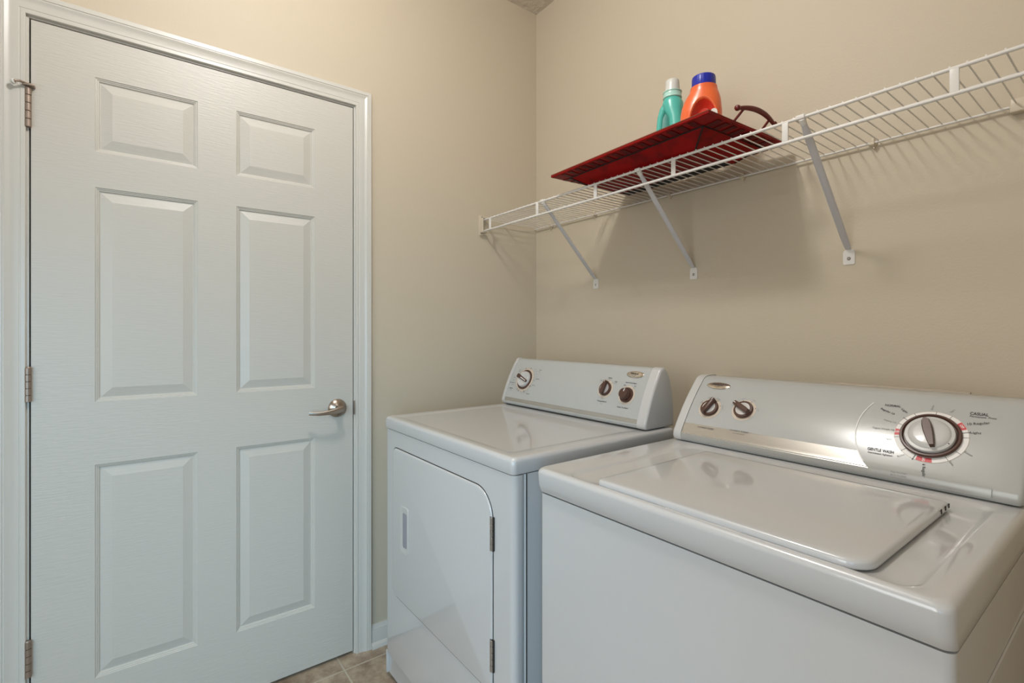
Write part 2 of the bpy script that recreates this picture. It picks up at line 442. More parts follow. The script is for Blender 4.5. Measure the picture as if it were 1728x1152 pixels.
# ---------------------------------------------------------------- ceiling lamp (above the photo)
lamp = empty('ceiling_lamp', (LAMP.x, LAMP.y, CEIL), 'round flush ceiling lamp with white pan above the room', 'lamp')
bm = nb(); lathe(bm, [(0.15, 0), (0.155, -0.012), (0.14, -0.028), (0.09, -0.034)], (LAMP.x, LAMP.y, CEIL), (0, 0, 1), 40); obj('lamp_pan', bm, M['trim'], lamp)
bm = nb(); lathe(bm, [(0.03, 0), (0.028, -0.015), (0.012, -0.020)], (LAMP.x, LAMP.y, CEIL - 0.034), (0, 0, 1), 24); obj('lamp_socket', bm, M['capwhite'], lamp)

# ================================================================ APPLIANCES
def surf(a, b, x_c, bulge=0.0022):
    """point on the console face: x along the machine, s up the face, h out of it"""
    a = Vector((0, *a)); b = Vector((0, *b)); u = (b - a).normalized(); n = Vector((0, -u.z, u.y))
    def S(x, s, h=0.0):
        k = 0.0054 * math.sin(PI * min(1.0, max(0.0, s / 0.17)))
        p = a + u * s + n * (h + k); return Vector((x, p.y, p.z))
    return S, u, n
def round_body(bm, x0, x1, y0, y1, z0, z1, r):
    loft(bm, [[(x, y, z) for x, y in rrect(x0, x1, y0, y1, r)] for z in (z0, z1)])
def knob_frame(S, x, s, n):
    o = S(x, s); return o
def disc(bm, S, x, s, n, prof, seg=48, mi=0, cap0=False, cap1=True):
    lathe(bm, prof, S(x, s, 0), n, seg, cap0, cap1, mi)
def slab(bm, S, x, s, ang, outline, h0, h1, r=0.0, mi=0, taper=1.0):
    """extrude outline [(a,b)] (b toward pointer direction) from height h0 to h1 off the face; ang clockwise from up"""
    c, sn = math.cos(R(ang)), math.sin(R(ang))
    def P(a, b, h): return S(x + a * c + b * sn, s - a * sn + b * c, h)
    o0 = S(x, s, 0)
    loops = [[P(a, b, h0) for a, b in outline], [P(a, b, h1 - r) for a, b in outline]]
    if r: loops.append([P(a * taper * 0.86, b * 0.985, h1) for a, b in outline])
    loft(bm, loops, True, False, True, mi)
def small_knob(parent, S, n, x, s, ang, name='control_knob', label=None):
    bm = nb(); disc(bm, S, x, s, n, [(0.0235, 0.0005), (0.0235, 0.006), (0.0225, 0.0075), (0.0185, 0.0078), (0.0178, 0.0068), (0.0005, 0.0068)])
    kb = obj(name, bm, M['brown'], parent, label=label)
    bm = nb(); disc(bm, S, x, s, n, [(0.0176, 0.0070), (0.0176, 0.0082), (0.0005, 0.0086)]); obj('knob_face', bm, M['silver'], kb, label='silver knob face')
    bm = nb()
    ol = [(-0.0052, -0.0215), (0.0052, -0.0215), (0.0062, -0.010), (0.0062, 0.010), (0.0052, 0.0245), (0.0025, 0.0256), (-0.0025, 0.0256), (-0.0052, 0.0245), (-0.0062, 0.010), (-0.0062, -0.010)]
    slab(bm, S, x, s, ang, ol, 0.004, 0.0195, 0.0015, 0, 0.8)
    obj('knob_grip', bm, M['brown'], kb)
    bm = nb(); slab(bm, S, x, s, ang, [(-0.0009, 0.019), (0.0009, 0.019), (0.0009, 0.0245), (-0.0009, 0.0245)], 0.0193, 0.0198); obj('pointer_mark', bm, M['whiteink'], kb, label='white pointer mark')
    return kb
def badge(parent, S, n, x, s, w=0.0335, h=0.0115):
    bm = nb(); N = 40
    def ring(k, hh): return [S(x + w * k * math.cos(t), s + h * k * math.sin(t), hh) for t in [2 * PI * i / N for i in range(N)]]
    loft(bm, [ring(1, 0.0002), ring(1, 0.0016), ring(0.93, 0.0026), ring(0.6, 0.0034), ring(0.2, 0.0037)], True, False, True)
    b = obj('badge', bm, M['badge'], parent, label='oval silver badge with dark script')
    bm = nb(); text(bm, 'Whirlpool', x - 0.001, s + 0.002, 0.0092, S, bold=0.012, width=0.031, lift=0.0041, shear=0.35)
    for k in range(12):   # swirl under the word
        a0, a1 = R(200 + 12 * k), R(212 + 12 * k)
        p = [(x - 0.002 + 0.008 * math.cos(a) , s - 0.0005 + 0.0065 * math.sin(a)) for a in (a0, a1)]
        if p[0][1] < s - 0.0015:
            f = [bm.verts.new(S(p[0][0], p[0][1], 0.0040)), bm.verts.new(S(p[1][0], p[1][1], 0.0040)), bm.verts.new(S(p[1][0], p[1][1] + 0.0007, 0.0040)), bm.verts.new(S(p[0][0], p[0][1] + 0.0007, 0.0040))]
            bm.faces.new(f)
    obj('script_logo', bm, M['ink'], b, smooth=False)
    return b

# ---------------------------------------------------------------- washer
wx0, wx1, wyf, wyb = 1.0158, 1.7016, -0.8399, -0.185
washer = empty('washing_machine', ((wx0 + wx1) / 2, (wyf + wyb) / 2, 0), 'white top-loading washing machine with one large timer dial, nearest the camera', 'washing machine')
bm = nb(); round_body(bm, wx0, wx1, wyf, wyb, 0.025, 0.8575, 0.012)
obj('cabinet', bm, M['enamel'], washer)
bm = nb(); round_body(bm, wx0 + 0.004, wx1 - 0.004, wyf + 0.004, wyb, 0.85, 0.863, 0.012); obj('gasket', bm, M['dark'], washer, label='dark seam under the lid deck')
for i, (x, y) in enumerate(((wx0 + .05, wyf + .05), (wx1 - .05, wyf + .05), (wx0 + .05, wyb - .05), (wx1 - .05, wyb - .05))):
    bm = nb(); lathe(bm, [(0.02, 0), (0.02, 0.01), (0.008, 0.012), (0.008, 0.03)], (x, y, 0), (0, 0, 1), 20); obj('foot', bm, M['dark'], washer)
# pressed outline on the right-hand side panel
bm = nb()
ol = rrect(-0.74, -0.26, 0.10, 0.76, 0.05, 6)
pts = [(wx1 + 0.0006, y, z) for y, z in ol]
tube(bm, pts + [pts[0]], 0.0022, 6, False); obj('side_rib', bm, M['enamel'], washer)
ZD = 0.914
bm = nb()
def dl(x0, x1, y0, y1, z, r): return [(x, y, z) for x, y in rrect(x0, x1, y0, y1, r, 9)]
X0, X1, Y0, Y1 = wx0 - 0.001, wx1 + 0.0015, -0.8530, wyb
loops = [dl(X0 + .012, X1 - .012, Y0 + .020, Y1, .8640, .012), dl(X0 + .001, X1 - .001, Y0 + .0115, Y1, .8605, .013), dl(X0, X1, Y0 + .0090, Y1, .8625, .014), dl(X0, X1, Y0 + .003, Y1, .878, .015), dl(X0, X1, Y0, Y1, .903, .017)]
for k in range(1, 7):
    a = R(15 * k); i = .011 * (1 - math.cos(a)); loops.append(dl(X0 + i, X1 - i, Y0 + i, Y1 - i * .3, .903 + .011 * math.sin(a), .018))
rx0, rx1, ry0, ry1 = 1.095, 1.668, -0.836, -0.400
loops += [dl(rx0 - .003, rx1 + .003, ry0 - .002, ry1 + .003, ZD, .030), dl(rx0, rx1, ry0, ry1, ZD - .0012, .028), dl(rx0 + .006, rx1 - .006, ry0 + .003, ry1 - .006, ZD - .0042, .025), dl(rx0 + .010, rx1 - .010, ry0 + .006, ry1 - .010, ZD - .005, .022),
          dl(1.20, 1.59, -0.80, -0.48, ZD - .005, .02)]
loft(bm, loops)
obj('top_deck', bm, M['enamel'], washer, angle=60)
bm = nb()
lx0, lx1, ly0, ly1 = 1.176, 1.6215, -0.8355, -0.458
rr = [.012, .012, .014, .034]
def ll(i, z, dz=0):
    pts = rrect(lx0 + i, lx1 - i, ly0 + i, ly1 - i, [max(.004, q - i * .3) for q in rr], 9); out = []
    for x, y in pts:
        out.append((x, y, z))
    return out
zb = ZD - .004
lloops = [ll(.004, zb), ll(.001, zb + .001), ll(0, zb + .003), ll(0, zb + .009), ll(.0015, zb + .012), ll(.005, zb + .0135), ll(.014, zb + .0142), ll(.03, zb + .0150), ll(.07, zb + .0158), ll(.12, zb + .0160)]
loft(bm, lloops)
lid = obj('lid', bm, M['enamel'], washer, angle=70)
bm = nb()   # finger recess in front of lid
lo = []
for i, z in ((0, ZD - .0005), (.003, ZD + .0004), (.006, ZD - .002)):
    lo.append([(x, y, z) for x, y in rrect(1.335 + i, 1.465 - i, -0.8425 + i * .4, -0.8335, .003, 5)])
loft(bm, lo); obj('finger_notch', bm, M['plastic'], lid)
for y in (-0.515, -0.490, -0.470):
    bm = nb(); box(bm, (lx1 - .0006, y - .0018, ZD + .0012), (lx1 + .0009, y + .0018, ZD + .0085), .0005); obj('bumper', bm, M['dark'], lid)

# console
Sw, uw, nw = surf((-0.376, 0.940), (-0.275, 1.066), 0)
def console_prof(S, e=0.0, kind='w'):
    pr = []
    if kind == 'w':
        pr = [(-0.366, 0.9155), (-0.374, 0.9165), (-0.379, 0.922), (-0.3805, 0.930)]
        for s in (0, .01, .02, .035, .05, .065, .08, .095, .11, .125, .14, .152, .162): p = S(0, s, e); pr.append((p.y, p.z))
        pr += [(-0.268, 1.0745 + e), (-0.257, 1.0795 + e), (-0.243, 1.0815 + e), (-0.210, 1.081 + e), (-0.196, 1.076), (-0.190, 1.064), (-0.190, 0.9155)]
    else:
        pr = [(-0.338, 0.9155), (-0.346, 0.9165), (-0.352, 0.921), (-0.3545, 0.928)]
        for s in (0, .01, .02, .035, .05, .065, .08, .095, .11, .125, .14, .155): p = S(0, s, e); pr.append((p.y, p.z))
        pr += [(-0.282, 1.087), (-0.277, 1.0925 + e), (-0.268, 1.096 + e), (-0.256, 1.0955 + e), (-0.243, 1.083), (-0.230, 1.058), (-0.220, 1.02), (-0.214, 0.97), (-0.212, 0.9155)]
    return pr
bm = nb(); ext_x(bm, console_prof(Sw), 1.0555, 1.6600)
console = obj('console', bm, M['fascia'], washer, angle=30)
bm = nb(); ext_x(bm, console_prof(Sw, 0.0022), 1.0285, 1.0548, 0.007, 4, 0, 'L'); obj('end_cap', bm, M['plastic'], console)
bm = nb(); ext_x(bm, console_prof(Sw, 0.0004), 1.6600, 1.6985, 0.009, 5, 0, 'R'); obj('end_cap', bm, M['fascia'], console)
bm = nb(); ext_x(bm, [(y, z) for y, z in console_prof(Sw, -0.001)], 1.0546, 1.0558); obj('cap_seam', bm, M['dark'], console, label='dark seam beside the left end cap')
bm = nb(); box(bm, (1.045, -0.367, 0.9128), (1.690, -0.20, 0.9165)); obj('base_seam', bm, M['dark'], console, label='dark gap under the console')
bm = nb(); box(bm, (1.325, -0.1975, 1.04), (1.600, -0.187, 1.0835), 0.002); obj('rear_panel', bm, mat('rear_beige', (0.42, 0.36, 0.28), 0.5), washer, label='beige rear panel edge showing above the console')
# silver band running along the foot of the console up to the dial arc
AC = (1.566, 0.081); AR = 0.1215
bm = nb()
ss = [-0.006, 0.0, 0.004, 0.010, 0.018, 0.0265]
cols = []
for s in ss:
    xa = AC[0] - math.sqrt(AR ** 2 - (s - AC[1]) ** 2) - 0.001
    cols.append([bm.verts.new(Sw(1.056 + (xa - 1.056) * k / 20, s, 0.0004)) for k in range(21)])
for a, b in zip(cols, cols[1:]):
    for k in range(20): bm.faces.new((a[k], a[k + 1], b[k + 1], b[k]))
obj('silver_band', bm, M['band'], console, label='satin silver strip along the foot of the console')
bm = nb()
cols = []
for (y, z) in ((-0.3800, 0.9222), (-0.3815, 0.930), (-0.3778, 0.9385)):
    cols.append([bm.verts.new((1.056 + (1.659 - 1.056) * k / 4, y - 0.0006, z)) for k in range(5)])
for a, b in zip(cols, cols[1:]):
    for k in range(4): bm.faces.new((a[k], a[k + 1], b[k + 1], b[k]))
obj('lower_band', bm, M['bandgrey'], console, label='grey lip under the console face')
bm = nb(); flat_ring(bm, *AC, AR - 0.001, AR + 0.0008, Sw, 232, 302, 160, 0.0010); obj('dial_arc', bm, M['whiteink'], console, smooth=False, label='thin white arc left of the dial')
badge(console, Sw, nw, 1.1075, 0.1512)
# knob surrounds
for (x, s) in ((1.1109, 0.077), (1.2001, 0.0845)):
    bm = nb(); flat_ring(bm, x, s, 0.020, 0.0300, Sw, 0, 360, 48, 0.0006); obj('knob_ring', bm, M['beige'], console, smooth=False, label='pale beige ring printed round a knob')
small_knob(washer, Sw, nw, 1.1109, 0.077, 22, label='load size knob, brown rim and silver face')
small_knob(washer, Sw, nw, 1.2001, 0.0845, -62, label='wash temperature knob, brown rim and silver face')
# dial ring print
bm = nb()
flat_ring(bm, *AC, 0.0465, 0.0552, Sw, 0, 360, 96, 0.0006, 0)
flat_ring(bm, *AC, 0.0552, 0.0558, Sw, 0, 360, 96, 0.00062, 2)
for a0, a1 in ((47, 65), (170, 196), (262, 277)): flat_ring(bm, *AC, 0.0468, 0.0552, Sw, a0, a1, 120, 0.0009, 1)
for a in (2, 28, 72, 84, 122, 145, 200, 224, 257, 290, 306, 326): tick(bm, *AC, 0.0468, 0.0585 if a in (72, 200, 306) else 0.0562, a, 0.0007 if a not in (72, 200, 306) else 0.0011, Sw, 0.0011, 3)
for a, rot in ((56, -56), (183, 90 - 3), (269.5, 0)):
    text(bm, 'OFF', AC[0] + 0.051 * math.sin(R(a)), AC[1] + 0.051 * math.cos(R(a)), 0.0058, Sw, rot=R(rot if a < 100 else rot), bold=0.02, lift=0.0012, mi=0, width=0.0085 if a != 183 else 0.0075)
obj('dial_scale', bm, [M['whiteink'], M['red'], M['beige'], M['ink']], console, smooth=False, label='white ring with red off wedges round the timer dial')
# timer dial
bm = nb(); disc(bm, Sw, *AC, nw, [(0.0465, 0.0008), (0.0470, 0.004), (0.0455, 0.0065), (0.0425, 0.0068), (0.0412, 0.004), (0.0405, 0.0015), (0.0005, 0.0015)], 72)
dial = obj('timer_dial', bm, M['brown'], washer, label='large timer dial with a brown rim')
bm = nb(); disc(bm, Sw, *AC, nw, [(0.0385, 0.0015), (0.0388, 0.007), (0.0375, 0.0090), (0.0325, 0.0096), (0.0315, 0.0112), (0.0290, 0.0128), (0.0220, 0.0138), (0.0005, 0.0142)], 72)
obj('dial_face', bm, M['plastic'], dial, label='white dial face')
bm = nb()
ol = [(-0.0032, -0.031), (0.0042, -0.031), (0.0065, -0.018), (0.0078, 0.0), (0.0078, 0.014), (0.0062, 0.024), (0.0030, 0.0285), (-0.0030, 0.0285), (-0.0062, 0.024), (-0.0078, 0.014), (-0.0078, 0.0), (-0.0058, -0.018)]
slab(bm, Sw, AC[0], AC[1], -17, ol, 0.012, 0.0235, 0.003, 0, 0.9); obj('dial_grip', bm, M['brown'], dial)
bm = nb(); tick(bm, *AC, 0.0332, 0.0362, 118, 0.0018, Sw, 0.0100); obj('pointer_mark', bm, M['ink'], dial, smooth=False)
# lettering
bm = nb()
T = lambda s, x, y, z, **k: text(bm, s, x, y, z, Sw, **k)
T('NORMAL', 1.4967, 0.1415, 0.0078, bold=0.018, width=0.0265)
T('CASUAL', 1.6285, 0.1415, 0.0090, bold=0.022, width=0.0255)
T('Permanent  Press', 1.6345, 0.1352, 0.0052, bold=0.012, width=0.0365)
T('GENTLE WASH', 1.4944, 0.0345, 0.0082, bold=0.022, width=0.0435)
T('Intermittent Agitation', 1.4950, 0.0272, 0.0052, bold=0.012, width=0.0405)
T('PULL TO START', 1.5304, -0.0050, 0.0048, width=0.0255, mi=1); T('PUSH TO STOP', 1.5304, -0.0112, 0.0048, width=0.0245, mi=1)
T('Super Wash 18', 1.4910, 0.0832, 0.0056, bold=0.008, width=0.0365, mi=1)
T('Regular 10', 1.4905, 0.1262, 0.0064, bold=0.010, width=0.0275, rot=R(-24), mi=0)
T('Light', 1.5180, 0.1318, 0.0062, bold=0.006, width=0.0135, rot=R(-40), mi=0)
T('Heavy 14', 1.4990, 0.1028, 0.0048, width=0.0210, rot=R(-12), mi=1)
T('10 Regular', 1.6300, 0.1205, 0.0072, bold=0.012, width=0.0310, rot=R(16), mi=0)
T('Light', 1.6285, 0.0995, 0.0064, bold=0.008, width=0.0150, rot=R(4), mi=0)
T('6 Regular', 1.5660, 0.0085, 0.0068, bold=0.012, width=0.0270, rot=R(-82), mi=0)
T('Rinse', 1.6235, 0.0550, 0.0056, width=0.0130, rot=R(-30), mi=1); T('Spin', 1.6025, 0.0320, 0.0052, width=0.0095, rot=R(-55), mi=1)
T('Rinse', 1.5280, 0.0310, 0.0054, width=0.0120, rot=R(36), mi=1); T('Spin', 1.5040, 0.0620, 0.0052, width=0.0095, rot=R(8), mi=1)
T('Rinse', 1.5600, 0.1468, 0.0052, width=0.0110, rot=R(88), mi=1); T('Spin', 1.5905, 0.1430, 0.0052, width=0.0095, rot=R(55), mi=1)
T('LOAD SIZE', 1.1191, 0.0195, 0.0058, bold=0.012, width=0.0440); T('WASH TEMP', 1.2069, 0.0255, 0.0058, bold=0.012, width=0.0470); T('ALL COLD RINSES', 1.2072, 0.0188, 0.0034, width=0.030)
def around(word_list, x, s, r):
    for w, a, wd in word_list:
        T(w, x + r * math.sin(R(a)), s + r * math.cos(R(a)), 0.0042, width=wd, rot=R(-a), mi=1)
around((('Small', -62, .010), ('Medium', -14, .016), ('Large', 25, .010), ('Super', 78, .010)), 1.1109, 0.077, 0.0345)
around((('Cold', -68, .009), ('Cool', -18, .009), ('Warm', 28, .010), ('Hot', 82, .007)), 1.2001, 0.0845, 0.0350)
for (x, s, aa) in ((1.1109, 0.077, (-62, 30, 68)), (1.2001, 0.0845, (-20, 24, 72))):
    for a in aa: flat_ring(bm, x + 0.0285 * math.sin(R(a)), s + 0.0285 * math.cos(R(a)), 0.00001, 0.0012, Sw, 0, 360, 10, 0.0010, 0)
obj('lettering', bm, [M['ink'], M['inkgrey']], console, smooth=False, label='small dark printed lettering')

# ---------------------------------------------------------------- dryer
dx0, dx1, dyf, dyb = 0.1916, 0.9286, -0.8456, -0.225
dryer = empty('dryer', ((dx0 + dx1) / 2, (dyf + dyb) / 2, 0), 'white front-loading tumble dryer with a hinged door, beside the door wall', 'dryer')
bm = nb(); round_body(bm, dx0, dx1, dyf, -0.806, 0.095, 0.8712, 0.016); round_body(bm, dx0 + .001, dx1 - .001, -0.8115, dyb, 0.02, 0.8712, 0.004)
obj('cabinet', bm, M['enamel'], dryer)
bm = nb(); box(bm, (dx0 + .0004, -0.8075, 0.022), (dx1 - .0004, -0.8045, 0.871)); obj('side_seam', bm, M['dark'], dryer, label='dark seam down the side panels')
bm = nb(); ext_x(bm, [(-0.8445, 0.094), (-0.8400, 0.0925), (-0.8375, 0.085), (-0.8375, 0.020), (-0.80, 0.020), (-0.80, 0.094)], dx0 + .006, dx1 - .006); 
box(bm, (dx0, -0.8450, 0.018), (dx0 + .007, -0.80, 0.0955), .001); box(bm, (dx1 - .007, -0.8450, 0.018), (dx1, -0.80, 0.0955), .001)
obj('toe_panel', bm, M['enamel'], dryer)
bm = nb(); box(bm, (dx0 + .02, -0.822, 0.004), (dx1 - .02, -0.80, 0.02)); obj('base_strip', bm, M['rust'], dryer, label='rust-coloured strip under the toe panel')
for x, y in ((dx0 + .05, -0.78), (dx1 - .05, -0.78), (dx0 + .05, dyb - .05), (dx1 - .05, dyb - .05)):
    bm = nb(); lathe(bm, [(0.02, 0), (0.02, 0.01), (0.008, 0.012), (0.008, 0.03)], (x, y, 0), (0, 0, 1), 20); obj('foot', bm, M['dark'], dryer)
bm = nb(); round_body(bm, dx0 + .004, dx1 - .004, dyf + .005, dyb, 0.868, 0.877, 0.012); obj('gasket', bm, M['dark'], dryer, label='dark seam under the top panel')
bm = nb()
A0, A1, B0, B1 = dx0 - .001, dx1 + .002, dyf - .0035, dyb
loops = [dl(A0 + .010, A1 - .010, B0 + .012, B1, .8760, .010), dl(A0 + .001, A1 - .001, B0 + .001, B1, .8738, .012), dl(A0, A1, B0, B1, .8755, .013), dl(A0, A1, B0, B1, .902, .013)]
for k in range(1, 6):
    a = R(18 * k); i = .011 * (1 - math.cos(a)); loops.append(dl(A0 + i, A1 - i, B0 + i, B1 - i * .3, .902 + .011 * math.sin(a), .014))
loops += [dl(A0 + .045, A1 - .050, B0 + .030, -0.385, .9125, .02), dl(A0 + .050, A1 - .055, B0 + .035, -0.390, .9112, .018), dl(A0 + .058, A1 - .063, B0 + .043, -0.398, .9108, .015)]
loft(bm, loops); obj('top_panel', bm, M['enamel'], dryer, angle=60)
# door
bm = nb()
rs = [.072, .026, .030, .022]
def dd(i, y):
    return [(x, y, z) for x, z in rrect(.2575 + i, .8465 - i, .3215 + i, .8165 - i, [max(.003, q - i) for q in rs], 10)]
loft(bm, [dd(.0, dyf + .0035), dd(-.0, dyf - .0005), dd(.001, dyf - .0030), dd(.0035, dyf - .0045), dd(.006, dyf - .0050)])
ddoor = obj('door', bm, M['enamel'], dryer, angle=60)
bm = nb(); loft(bm, [dd(-.0022, dyf - .0004), dd(-.0022, dyf - .0010), dd(.0005, dyf - .0010)], True, False, False); obj('door_seam', bm, M['dark'], ddoor, label='dark gap round the door')
# recessed pull
bm = nb()
def hh(x0, x1, z0, z1, y, r): return [(x, y, z) for x, z in rrect(x0, x1, z0, z1, r, 6)]
yd = dyf - .0050
loft(bm, [hh(.3265, .3835, .488, .641, yd - .0001, .010), hh(.3275, .3825, .489, .640, yd - .0026, .009), hh(.3295, .3805, .491, .638, yd - .0030, .008), hh(.336, .377, .499, .630, yd - .0014, .008), hh(.340, .374, .506, .622, yd - .0008, .008)], True, False, True)
ph = obj('door_handle', bm, M['plastic'], ddoor, label='recessed white finger pull')
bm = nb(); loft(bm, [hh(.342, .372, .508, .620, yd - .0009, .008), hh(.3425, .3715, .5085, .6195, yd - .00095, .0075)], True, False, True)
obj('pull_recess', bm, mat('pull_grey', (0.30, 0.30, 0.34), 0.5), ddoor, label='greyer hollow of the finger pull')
for z0, z1 in ((0.6725, 0.7545), (0.378, 0.4555)):
    bm = nb(); n = 5; L = (z1 - z0) / n
    for k in range(n): lathe(bm, [(.0045, 0), (.0052, .0008), (.0052, L - .0022), (.0045, L - .0014)], (.8472, dyf - .0040, z0 + k * L + .0007), (0, 0, 1), 14)
    lathe(bm, [(.0030, 0), (.0030, z1 - z0)], (.8472, dyf - .0040, z0), (0, 0, 1), 12)
    obj('hinge', bm, M['steel'], ddoor)
    bm = nb(); box(bm, (.8410, dyf - .0056, z0), (.8538, dyf - .0005, z1)); obj('hinge_plate', bm, M['dark'], ddoor)
# console
Sd, ud, nd = surf((-0.352, 0.935), (-0.284, 1.080), 0)
bm = nb(); ext_x(bm, console_prof(Sd, 0, 'd'), 0.2225, 0.8875); dcon = obj('console', bm, M['fascia'], dryer, angle=30)
bm = nb(); ext_x(bm, console_prof(Sd, 0.0022, 'd'), 0.2010, 0.2220, 0.006, 4, 0, 'L'); obj('end_cap', bm, M['plastic'], dcon)
bm = nb(); ext_x(bm, console_prof(Sd, 0.0012, 'd'), 0.8875, 0.9195, 0.008, 5, 0, 'R'); obj('end_cap', bm, M['plastic'], dcon)
bm = nb(); box(bm, (0.215, -0.338, 0.9128), (0.905, -0.24, 0.9165)); obj('base_seam', bm, M['dark'], dcon, label='dark gap under the console')
bm = nb()
cols = [[bm.verts.new(Sd(0.2226 + (0.8872 - 0.2226) * k / 8, s, 0.0004)) for k in range(9)] for s in (-.0045, 0, .004, .0095)]
for a, b in zip(cols, cols[1:]):
    for k in range(8): bm.faces.new((a[k], a[k + 1], b[k + 1], b[k]))
obj('silver_band', bm, M['band'], dcon, label='satin silver strip along the foot of the console')
badge(dcon, Sd, nd, 0.8323, 0.1495)
TC = (0.3118, 0.0885)
bm = nb(); flat_ring(bm, *TC, 0.030, 0.0495, Sd, 0, 360, 72, 0.0006)
flat_ring(bm, *TC, 0.0495, 0.0503, Sd, 0, 360, 72, 0.0008, 1)
for a in range(0, 360, 15): tick(bm, *TC, 0.0455, 0.0490, a, 0.0008, Sd, 0.0009, 1)
for a in (14, -22, 118, 160, 200, 212): tick(bm, *TC, 0.0455, 0.0545, a, 0.0014, Sd, 0.0009, 2)
obj('dial_scale', bm, [M['beige'], M['inkgrey'], M['ink']], dcon, smooth=False, label='beige ring with ticks round the timer dial')
bm = nb(); disc(bm, Sd, *TC, nd, [(0.0400, 0.0008), (0.0400, 0.003), (0.0385, 0.0035), (0.0345, 0.0032), (0.0005, 0.003)], 60); tdial = obj('timer_dial', bm, M['brown'], dryer, label='drying time dial with brown rim')
bm = nb(); disc(bm, Sd, *TC, nd, [(0.0325, 0.0032), (0.0320, 0.008), (0.0305, 0.0115), (0.0280, 0.0125), (0.0265, 0.0118), (0.0005, 0.0118)], 60); obj('dial_face', bm, M['plastic'], tdial, label='white dial face')
bm = nb(); slab(bm, Sd, *TC, -72, [(-.0045, -.028), (-.0035, -.030), (.0035, -.030), (.0045, -.028), (.0065, .020), (.0085, .031), (.0070, .038), (-.0070, .038), (-.0085, .031), (-.0065, .020)], .0105, .0175, .0015); obj('dial_grip', bm, M['brown'], tdial)
bm = nb(); slab(bm, Sd, *TC, -72, [(-.0011, -.028), (.0011, -.028), (.0016, .010), (-.0016, .010)], .0172, .0182); obj('pointer_mark', bm, M['whiteink'], tdial, label='white slit on the pointer')
for (x, s) in ((0.7333, 0.0905), (0.8250, 0.0788)):
    bm = nb(); flat_ring(bm, x, s, 0.020, 0.0310, Sd, 0, 360, 48, 0.0006); obj('knob_ring', bm, M['beige'], dcon, smooth=False, label='pale beige ring printed round a knob')
small_knob(dryer, Sd, nd, 0.7333, 0.0905, 5, label='temperature knob, brown rim and silver face')
bm = nb(); disc(bm, Sd, 0.8250, 0.0788, nd, [(0.0245, 0.0006), (0.0245, 0.004), (0.0235, 0.0055), (0.0185, 0.0050), (0.0175, 0.004), (0.0005, 0.004)]); sk = obj('start_knob', bm, M['brown'], dryer, label='brown push-to-start knob')
bm = nb(); disc(bm, Sd, 0.8250, 0.0788, nd, [(0.0170, 0.004), (0.0165, 0.020), (0.0155, 0.0215), (0.0005, 0.0218)]); obj('button', bm, M['brown'], sk)
bm = nb(); slab(bm, Sd, 0.8250, 0.0788, 14, [(-.0014, .0055), (.0014, .0055), (.0014, .0145), (-.0014, .0145)], .021, .0224); obj('pointer_mark', bm, M['whiteink'], sk, label='white pointer mark')
bm = nb()
T = lambda s, x, y, z, **k: text(bm, s, x, y, z, Sd, **k)
T('Temperature', 0.7322, 0.0480, 0.0066, bold=0.01, width=0.0400); T('Max.', 0.7310, 0.0405, 0.0042, width=0.009, mi=1)
T('Low', 0.7040, 0.1185, 0.0058, bold=0.01, width=0.0095); T('Delicate', 0.7020, 0.1125, 0.0034, width=0.010, mi=1)
T('Medium', 0.7385, 0.1300, 0.0058, bold=0.01, width=0.0160); T('Casual', 0.7375, 0.1240, 0.0034, width=0.011, mi=1)
T('High', 0.7672, 0.1190, 0.0058, bold=0.01, width=0.0100); T('Normal', 0.7672, 0.1130, 0.0034, width=0.010, mi=1)
for a in (-40, 8, 42): tick(bm, 0.7333, 0.0905, 0.026, 0.0335, a, 0.0010, Sd)
T('End of Cycle Signal', 0.8274, 0.1200, 0.0056, bold=0.012, width=0.0420)
T('Off', 0.8048, 0.1105, 0.0056, bold=0.01, width=0.0075); T('On', 0.8470, 0.1105, 0.0056, bold=0.01, width=0.0065)
for a in (-24, 38): tick(bm, 0.8250, 0.0788, 0.0255, 0.0345, a, 0.0010, Sd)
T('Push To Start', 0.8222, 0.0378, 0.0066, bold=0.012, width=0.0430)
T('Timed', 0.3819, 0.1342, 0.0058, bold=0.012, width=0.0130); T('Dry', 0.3801, 0.1271, 0.0052, width=0.0080)
T('80', 0.3510, 0.1351, 0.0046, width=.004); T('60', 0.3612, 0.1267, 0.0046, width=.004); T('40', 0.3690, 0.1152, 0.0046, width=.004); T('30', 0.3705, 0.1045, 0.0046, width=.004); T('20', 0.3705, 0.0885, 0.0046, width=.004)
T('Damp Dry', 0.3860, 0.0965, 0.0048, bold=0.01, width=0.0210); T('Air Dry', 0.3754, 0.0703, 0.0048, width=0.0160); T('Touch Up', 0.3559, 0.0340, 0.0058, bold=0.012, width=0.0200)
T('10', 0.3493, 0.0447, 0.0042, width=.004); T('20', 0.3333, 0.0371, 0.0042, width=.004); T('30', 0.3173, 0.0332, 0.0042, width=.004)
T('Automatic', 0.2449, 0.0470, 0.0058, bold=0.014, width=0.0220); T('Dry', 0.2463, 0.0390, 0.0052, width=0.0080)
T('Energy Preferred', 0.2400, 0.0705, 0.0054, bold=0.014, width=0.0300); T('Less Dry', 0.2470, 0.0610, 0.0046, width=0.0130); T('More Dry', 0.2445, 0.0810, 0.0046, width=0.0120); T('Very Dry', 0.2440, 0.0920, 0.0048, bold=0.01, width=0.0150)
T('Cool', 0.2610, 0.1268, 0.0050, width=0.0110); T('Down', 0.2590, 0.1200, 0.0050, width=0.0110)
obj('lettering', bm, [M['ink'], M['inkgrey']], dcon, smooth=False, label='small dark printed lettering')

